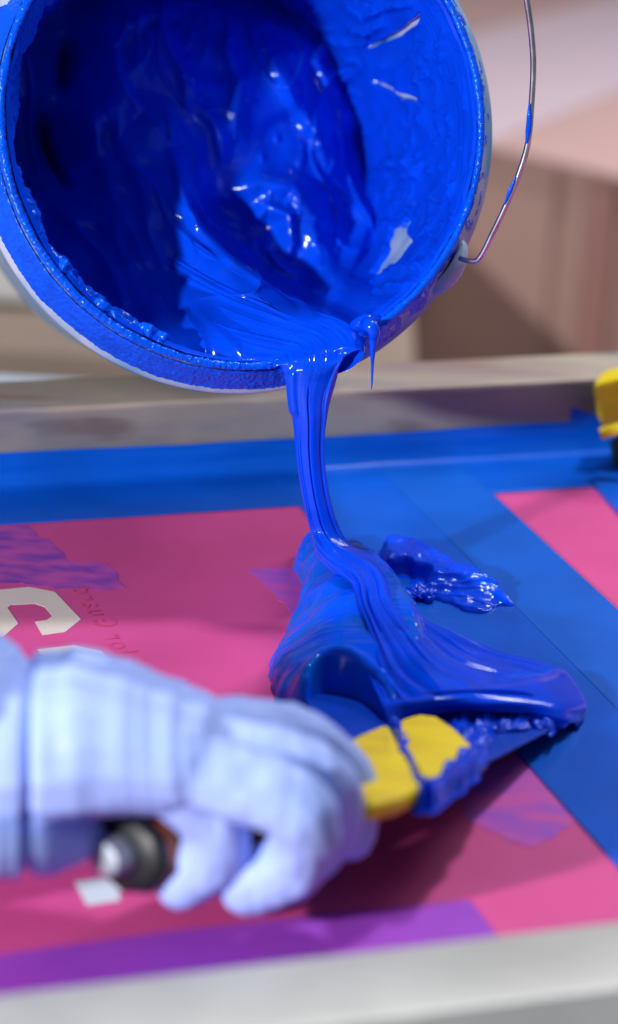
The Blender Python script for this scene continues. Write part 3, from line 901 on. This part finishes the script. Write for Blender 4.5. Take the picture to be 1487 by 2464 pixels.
def crumbs():
    bm = bmesh.new(); rn = random.Random(9)
    spots = [(rn.gauss(1012, 18), rn.gauss(1430, 8), rn.uniform(.0008, .0022), .003) for _ in range(26)]
    spots += [(rn.uniform(1180, 1340), rn.uniform(1700, 1750), rn.uniform(.001, .0028), None) for _ in range(34)]
    spots += [(rn.uniform(940, 985), rn.uniform(1736, 1880), rn.uniform(.001, .0020), -1) for _ in range(0)]
    for x, y, sc, z in spots:
        c = on_blade(x, y, .0015) if z is None else P(x, y, z)
        g = bmesh.ops.create_icosphere(bm, subdivisions=3, radius=1)
        sd = rn.uniform(0, 99)
        co = np.array([v.co[:] for v in g['verts']])
        co *= (1 + .6 * noise(co[:, 0] * 1.6 + sd, co[:, 1] * 1.6, co[:, 2] * 1.6))[:, None]
        a = rn.uniform(0, 6.28); s1, s2, s3 = sc * rn.uniform(.8, 2), sc, sc * rn.uniform(.5, 1.2)
        for v, q in zip(g['verts'], co):
            v.co = (c[0] + (q[0] * math.cos(a) * s1 - q[1] * math.sin(a) * s2), c[1] + (q[0] * math.sin(a) * s1 + q[1] * math.cos(a) * s2), c[2] + q[2] * s3)
    for f in bm.faces: f.smooth = True
    me = bpy.data.meshes.new('ink_crumbs'); bm.to_mesh(me); bm.free()
    new_obj('ink_crumbs', me, INK, ink)['kind'] = 'stuff'


crumbs()

# drip hanging from the lip, right of the ribbon
dy = 1.012
tube('ink_drip', [D(868, 800, .004), D(878, 790, -.001), Q(892, 785, dy), Q(899, 797, dy - .001), Q(899, 815, dy), Q(897, 840, dy), Q(896, 880, dy), Q(895, 920, dy), Q(894, 937, dy)],
     [.0018, .0030, .0034, .0028, .0020, .0013, .0006, .0004, .0002], INK, ink, 18, 120)
tube('ink_drip', [D(842, 792, .008), D(860, 782, .002), D(885, 772, .000), D(905, 775, .001), D(915, 790, .003)], [.0010, .0026, .0030, .0024, .0012], INK, ink, 18, 60)

# ---------------------------------------------------------------- putty knife parts
knife = thing('putty_knife', 'wide putty knife with ink-covered blade and yellow ferrule, held flat in the gloved hand', 'putty knife', P(960, 1830))


def slab(name, pts, t0, t1, m, bev=.002, nrm=None, crown=0.0, seg=3):
    """pts: pixel outline on the blade's plane, from t0 to t1 above it"""
    bm = bmesh.new()
    base = [on_blade(x, y, t1) for x, y in pts]
    hi = [bm.verts.new(b) for b in base]
    lo = [bm.verts.new(b - pn * (t1 - t0)) for b in base]
    n = len(pts)
    bm.faces.new(hi); bm.faces.new(lo[::-1])
    for k in range(n): bm.faces.new((lo[k], lo[(k + 1) % n], hi[(k + 1) % n], hi[k]))
    bmesh.ops.recalc_face_normals(bm, faces=bm.faces)
    if bev: bmesh.ops.bevel(bm, geom=list(bm.edges), offset=bev, segments=seg, affect='EDGES', profile=.5)
    me = bpy.data.meshes.new(name); bm.to_mesh(me); bm.free()
    for p in me.polygons: p.use_smooth = True
    return new_obj(name, me, m, knife)


slab('blade', [(748, 1650), (742, 1700), (770, 1760), (830, 1830), (1000, 1915), (1060, 1890), (1402, 1714), (1380, 1690), (900, 1650)], -.0010, .0, INK_THIN, .0003)


def wavy(pts, amp, n, seed):
    c = catmull([(x, y, 0) for x, y in pts], n)[:, :2]
    k = np.arange(n)
    return [(x + amp * float(noise(i * .55 + seed, 1.0)), y + amp * float(noise(i * .55 + seed, 5.0))) for i, (x, y) in zip(k, c)]


slab('grip', [(826, 1786), (862, 1766), (930, 1738), (938, 1746), (960, 1784), (990, 1835), (1020, 1882), (1012, 1892), (960, 1918), (896, 1932), (878, 1924), (846, 1868), (814, 1812)], -.001, .0056, YELLOW, .0021)
slab('ferrule', [(950, 1742), (975, 1728), (1010, 1719), (1050, 1724), (1092, 1752), (1132, 1790)] + wavy([(1112, 1804), (1096, 1826), (1072, 1836), (1062, 1856), (1030, 1872), (1010, 1868)], 5, 12, 2.0) + wavy([(1000, 1842), (984, 1838), (988, 1818), (966, 1806), (970, 1786), (954, 1772), (962, 1758)], 4, 12, 8.0), -.001, .0058, YELLOW, .0007)
def blade_film(name, poly, t, amp, m, edge=14, seed=0.0, nx=170, ny=130, lump=18.0):
    poly = catmull([(x, y, 0) for x, y in poly + [poly[0]]], 90)[:, :2]
    lo, hi = poly.min(0) - 6, poly.max(0) + 6
    X, Y = np.meshgrid(np.linspace(lo[0], hi[0], nx), np.linspace(lo[1], hi[1], ny))
    sd = poly_sd(X + 5 * noise(X / 14 + seed, Y / 14), Y + 5 * noise(X / 14, Y / 14 + seed, 4.0), poly)
    e = np.sqrt(np.clip(1 - (1 - np.clip(sd / edge, 0, 1)) ** 2, 0, 1))
    w_ = fbm(X / lump + seed, Y / lump, 1.0, 3)
    off = (t + amp * w_ + amp * .9 * (1 - np.abs(noise(X / lump * .7 + w_, Y / lump * 1.4, seed + 2.0))) ** 5) * e - .0015 * (1 - e)
    d = np.stack([(X - 743.5) / F, -(Y - 1232) / F, -np.ones_like(X)], -1) @ _m.T
    k = (((eC + pn * t - CP) @ pn) / (d @ pn))[..., None]
    V = CP + d * k + pn * (off - t)[..., None]
    V, Fc = np_compact(V.reshape(-1, 3), grid_faces(ny, nx, mask=sd > -4))
    return np_mesh(name, V, Fc[:, ::-1], m, knife)


# ink squeezed into the seam, round the ferrule and over the blade beside it
blade_film('seam_ink', [(930, 1732), (956, 1728), (975, 1752), (990, 1795), (1010, 1850), (1034, 1878), (1020, 1904), (1000, 1888), (975, 1830), (950, 1770)], .0055, .0010, INK_POOL, 10, 1.0)
blade_film('seam_ink', wavy([(938, 1734), (962, 1730), (968, 1756), (986, 1776), (980, 1800), (1000, 1822), (996, 1846), (1020, 1872), (1018, 1896), (1000, 1882), (984, 1846), (972, 1812), (958, 1780), (946, 1756)], 5, 30, 3.0), .0068, .0008, INK, 7, 3.0)
blade_film('ferrule_ink', wavy([(1142, 1782), (1128, 1796), (1104, 1798), (1092, 1820), (1068, 1826), (1062, 1850), (1036, 1856), (1020, 1876), (1040, 1896), (1080, 1872), (1120, 1840), (1160, 1806)], 5, 30, 6.0), .0066, .0008, INK, 8, 6.0)
blade_film('blade_ink', [(1040, 1700), (1100, 1690), (1180, 1694), (1205, 1716), (1190, 1752), (1180, 1800), (1150, 1822), (1105, 1850), (1050, 1886), (1016, 1896), (1020, 1860), (1080, 1820), (1120, 1790), (1080, 1745)], .0030, .0018, INK, 16, 5.0)
blade_film('blade_ink', [(1200, 1690), (1330, 1680), (1360, 1700), (1350, 1728), (1310, 1740), (1290, 1716), (1240, 1730), (1215, 1756), (1190, 1745)], .0022, .0022, INK, 12, 9.0, lump=11.0)
slab('blade_ink', wavy([(1060, 1868), (1110, 1838), (1160, 1812), (1178, 1796), (1170, 1830), (1110, 1862), (1066, 1884)], 4, 22, 4.0), -.0008, .0026, INK, .0006)

# handle: dark rubber with an orange inlay and a steel butt cap
h0 = on_blade(880, 1868, -.006); h1 = P(285, 2055, .031)
ax = (h1 - h0); hl = np.linalg.norm(ax); ax /= hl
hs = np.cross(ax, [0, 0, 1.0]); hs /= np.linalg.norm(hs); hu = np.cross(hs, ax)


def handle_ring(name, ts, rs, m, ya=1.25, arc=(0, 360), n=36, off=0.0):
    th = np.radians(np.linspace(arc[0], arc[1], n, endpoint=(arc != (0, 360))))
    T = catmull([(a, b, 0) for a, b in zip(ts, rs)], 40)
    V = (h0 + ax * T[:, 0:1] * hl)[:, None] + (hs * (np.cos(th) * ya)[:, None] + hu * np.sin(th)[:, None])[None] * (T[:, 1] + off)[:, None, None]
    return np_mesh(name, V.reshape(-1, 3), grid_faces(40, n, arc == (0, 360)), m, knife)


handle_ring('handle', [-.12, 0, .15, .4, .7, .92, .985, 1.0], [.003, .006, .009, .0100, .0110, .0122, .0112, .0005], BLACK, n=8)
handle_ring('band', [.895, .905, .945, .955], [.0122, .0127, .0126, .0121], ORANGE, n=8)
handle_ring('band', [.845, .855, .868, .878], [.0120, .0124, .0125, .0121], mat('dull_band', (.30, .31, .28), rough=.35, metal=.5), n=8)
handle_ring('butt_cap', [.985, .99, 1.04, 1.06, 1.065], [.0040, .0054, .0054, .0042, .0002], STEEL)

# ---------------------------------------------------------------- the gloved hand
person = thing('person', 'hand and wrist in a pale blue nitrile glove gripping the putty knife, at lower left', 'person', P(200, 1950))


def capsule_chain(bm, pts, rad, flat=None):
    pts = np.asarray(pts, float)
    c = catmull(pts, 10 * len(pts)) if len(pts) > 2 else np.linspace(pts[0], pts[1], 14)
    r = np.interp(np.linspace(0, 1, len(c)), np.linspace(0, 1, len(rad)), rad)
    for p, q in zip(c, r):
        g = bmesh.ops.create_icosphere(bm, subdivisions=2, radius=float(q))
        for v in g['verts']: v.co += Vector(p)


def glove():
    bm = bmesh.new()
    H = {
        'index': ([(450, 1760, .062), (725, 1788, .051), (832, 1885, .036), (842, 2008, .022)], [.0126, .0112, .0104, .0088]),
        'middle': ([(440, 1790, .068), (765, 1872, .056), (792, 1995, .035), (700, 2105, .020)], [.0126, .0108, .0100, .0090]),
        'ring': ([(420, 1830, .067), (715, 1950, .054), (712, 2068, .033), (605, 2128, .021)], [.0130, .0118, .0112, .0104]),
        'pinky': ([(380, 1852, .062), (512, 1972, .045), (508, 2062, .031), (440, 2118, .021)], [.0126, .0114, .0108, .0100]),
    }
    for k, (p, r) in H.items():
        capsule_chain(bm, [P(*a) for a in p], r)
    wr = {'index': (-60, 1720, .062), 'middle': (-70, 1770, .066), 'ring': (-80, 1820, .064), 'pinky': (-90, 1838, .064)}
    for k, a in wr.items():
        m0 = P(*H[k][0][0])
        a = P(*a)
        mid = (m0 + a) / 2 + np.array([0, 0, .004])
        capsule_chain(bm, [a, mid, m0], [.019, .0205, .0150])
    # heel of the hand and thumb
    capsule_chain(bm, [P(-160, 2005, .050), P(-10, 2022, .044), P(120, 2022, .038), P(200, 2012, .034)], [.0130, .0122, .0108, .0080])
    capsule_chain(bm, [P(80, 1760, .045), P(330, 1790, .036), P(560, 1800, .030), P(740, 1815, .026)], [.017, .014, .011, .009])
    # wrist and forearm
    capsule_chain(bm, [P(-60, 1775, .066), P(-220, 1750, .075), P(-600, 1640, .10)], [.026, .028, .032])
    capsule_chain(bm, [P(-40, 1690, .062), P(-220, 1650, .075), P(-600, 1560, .10)], [.022, .026, .030])
    me = bpy.data.meshes.new('glove_tmp'); bm.to_mesh(me); bm.free()
    o = bpy.data.objects.new('glove_tmp', me); COL.objects.link(o)
    r = o.modifiers.new('r', 'REMESH'); r.mode = 'VOXEL'; r.voxel_size = .0009
    s = o.modifiers.new('s', 'SMOOTH'); s.factor = .5; s.iterations = 3
    bpy.context.view_layer.update()
    m2 = bpy.data.meshes.new_from_object(o.evaluated_get(bpy.context.evaluated_depsgraph_get()))
    bpy.data.objects.remove(o)
    n = len(m2.vertices)
    co = np.zeros(n * 3); m2.vertices.foreach_get('co', co); co = co.reshape(-1, 3)
    no = np.zeros(n * 3); m2.vertices.foreach_get('normal', no) if False else None
    no = np.array([v.normal[:] for v in m2.vertices])
    px, py = proj(co)
    # creases across the back of the hand, tight folds at the wrist and finger joints
    wv = noise(co[:, 0] * 25, co[:, 1] * 25, co[:, 2] * 25)
    a = (px - 60) / 100.0
    d = .0005 * noise(a * 2.6 + wv, py / 420.0, 1.0) + .00022 * noise(a * 8 + 2 * wv, py / 300.0, 3.0) + .0009 * wv
    band = np.exp(-((px - 68 + 12 * wv) / 12) ** 2)
    d = d - .0035 * band
    fing = sst(px, 420, 520)
    d = d * (1 - .5 * fing) + fing * .0005 * noise(co[:, 0] * 160, co[:, 1] * 160, co[:, 2] * 160)
    co = co + no * d[:, None]
    m2.vertices.foreach_set('co', co.ravel().astype(np.float32))
    for p in m2.polygons: p.use_smooth = True
    m2.name = 'gloved_hand'
    new_obj('gloved_hand', m2, GLOVE, person)


glove()

# ---------------------------------------------------------------- clamp at the right edge
clamp = thing('spring_clamp', 'yellow clamp jaw with dark green arm gripping the right end of the screen frame', 'clamp', P(1480, 1120))
YC = P(1460, 1100)[1] - .02


def clamp_poly(name, pts, y0, dep, m, bev=.0015):
    bm = bmesh.new()
    a = [bm.verts.new(Q(x, y, y0)) for x, y in pts]
    b = [bm.verts.new(Q(x, y, y0) + np.array([.006, dep, 0])) for x, y in pts]
    n = len(pts)
    bm.faces.new(a); bm.faces.new(b[::-1])
    for k in range(n): bm.faces.new((a[k], a[(k + 1) % n], b[(k + 1) % n], b[k]))
    bmesh.ops.recalc_face_normals(bm, faces=bm.faces)
    bmesh.ops.bevel(bm, geom=list(bm.edges), offset=bev, segments=3, affect='EDGES', profile=.5)
    me = bpy.data.meshes.new(name); bm.to_mesh(me); bm.free()
    for p in me.polygons: p.use_smooth = True
    return new_obj(name, me, m, clamp)


YELLOW_C = mat('clamp_yellow', (0.95, 0.72, 0.01), rough=0.4, vary=.15, vscale=80)
clamp_poly('jaw', [(1424, 932), (1436, 922), (1500, 906), (1620, 890), (1620, 1030), (1500, 1036), (1450, 1032), (1436, 1005)], YC, .022, YELLOW_C, .0022)
tube('jaw_lip', [Q(1444, 1044, YC - .014), Q(1480, 1034, YC - .014), Q(1560, 1012, YC - .014), Q(1640, 990, YC - .014)], .0028, YELLOW_C, clamp, 18, 40)
clamp_poly('arm', [(1464, 1062), (1620, 1040), (1640, 1420), (1510, 1240), (1484, 1195)], YC + .004, .012, mat('dark_green_paint', (.004, .075, .06), rough=.5), .001)

# ---------------------------------------------------------------- behind the press: bench, floor, wall (far out of focus)
def box(name, c0, c1, m, parent=None, kind=None, bevel=0.0):
    poly = [(c0[0], c0[1]), (c1[0], c0[1]), (c1[0], c1[1]), (c0[0], c1[1])]
    o = prism(name, poly, c0[2], c1[2], m, parent, bevel)
    if kind: o['kind'] = kind
    return o


FLOOR = mat('brown_floor', (0.23, 0.165, 0.13), rough=.7, vary=.2, vscale=3)
WALLM = mat('pink_wall', (0.50, 0.30, 0.27), rough=.8, vary=.08, vscale=2)
box('floor', (-4, -1.5, -.95), (4, 5.5, -.90), FLOOR, kind='structure')
box('wall', (-4, 5.5, -.95), (4, 5.6, 2.6), WALLM, kind='structure')

BROWNP = mat('brown_pink_panel', (0.50, 0.31, 0.27), rough=.7, vary=.12, vscale=4)
BROWND = mat('dark_panel', (0.38, 0.23, 0.20), rough=.7, vary=.12, vscale=4)
REDP = mat('red_edge', (0.36, 0.18, 0.16), rough=.6)
TOPM = mat('pink_table_top', (0.38, 0.245, 0.235), rough=.55, vary=.06, vscale=3)
LILAC = mat('pale_lilac', (0.44, 0.35, 0.40), rough=.6, vary=.06, vscale=3)
YB = 2.35
zt = float(Q(1340, 385, YB)[2])
bench = thing('workbench', 'blurred pinkish workbench with panelled brown front behind the press', 'workbench', (.4, YB, -.9))
eA_, eB_ = P(1180, 352, zt)[:2], P(1500, 425, zt)[:2]
ed = (eB_ - eA_) / np.linalg.norm(eB_ - eA_); en = np.array([-ed[1], ed[0]])
if en[1] < 0: en = -en


def bxy(a, b): return eB_ + ed * a + en * b


prism('worktop', [bxy(-1.6, 0), bxy(1.2, 0), bxy(1.2, 1.9), bxy(-1.6, 1.9)], zt - .006, zt, TOPM, bench, .001)


def bpanel(name, a0, a1, b0, m, z1=zt - .0065):
    prism(name, [bxy(a0, b0), bxy(a1, b0), bxy(a1, b0 + .02), bxy(a0, b0 + .02)], -.9, z1, m, bench)


def along(px): # position along the bench edge that a photo column meets
    q = P(px, 410, zt)[:2]; return float((q - eB_) @ ed)


c1, c2, c3, c4 = along(1225), along(1300), along(1392), along(1430)
bpanel('front_panel', -1.55, c1, .012, BROWNP)
bpanel('front_panel', c1 + .001, c2, .020, BROWNP)
bpanel('front_panel', c2 + .001, c3, .012, BROWNP)
bpanel('post', c3 + .001, c3 + .03, .004, REDP)
bpanel('side_panel', c3 + .031, 1.1, .014, BROWND)
band_o = prism('lilac_band', [P(1100, 372, zt + .002)[:2], P(1500, 215, zt + .002)[:2], P(1650, 60, zt + .002)[:2], P(1500, -10, zt + .002)[:2], P(1000, 120, zt + .002)[:2]], zt + .001, zt + .003, LILAC)  # pale lilac band, a thin slab on the worktop
band_o['label'] = 'pale lilac band across the blurred workbench top'; band_o['category'] = 'paper'

GREYB = mat('pale_grey_box', (0.55, 0.55, 0.54), rough=.6, vary=.05)
BR2 = mat('brown_carton', (0.20, 0.15, 0.12), rough=.8, vary=.12, vscale=6)
yb2 = 2.0
gx = float(Q(140, 700, yb2)[0]); gz = float(Q(40, 735, yb2)[2]); gz2 = float(Q(40, 520, yb2)[2])
crate = thing('storage_box', 'pale grey box standing on a brown carton, blurred at the far left', 'box', (gx - .2, yb2, gz))
box('box_body', (gx - .6, yb2, gz), (gx, yb2 + .3, gz2), GREYB, crate, bevel=.01)
box('box_lid', (gx - .61, yb2 - .01, gz2 + .001), (gx + .01, yb2 + .31, gz2 + .03), GREYB, crate, bevel=.006)
carton = thing('carton', 'large brown carton under the pale grey box, blurred behind the left of the frame', 'carton', (gx, yb2 - .1, -.9))
cx1 = float(Q(1010, 800, yb2 - .1)[0])
box('carton_body', (gx - .8, yb2 - .1, -.9), (cx1, yb2 + .5, gz - .004), BR2, carton, bevel=.006)
box('carton_tape', (gx - .25, yb2 - .102, -.9), (gx - .19, yb2 - .1002, gz - .01), BROWND, carton)
# press table under the screen
tbl = box('press_table', (-1.2, .2, -.06), (1.6, 1.35, -.02), mat('grey_press_table', (.32, .36, .42), rough=.5, vary=.1, vscale=6))
tbl['label'] = 'grey metal press table under the near edge of the screen frame'; tbl['category'] = 'table'
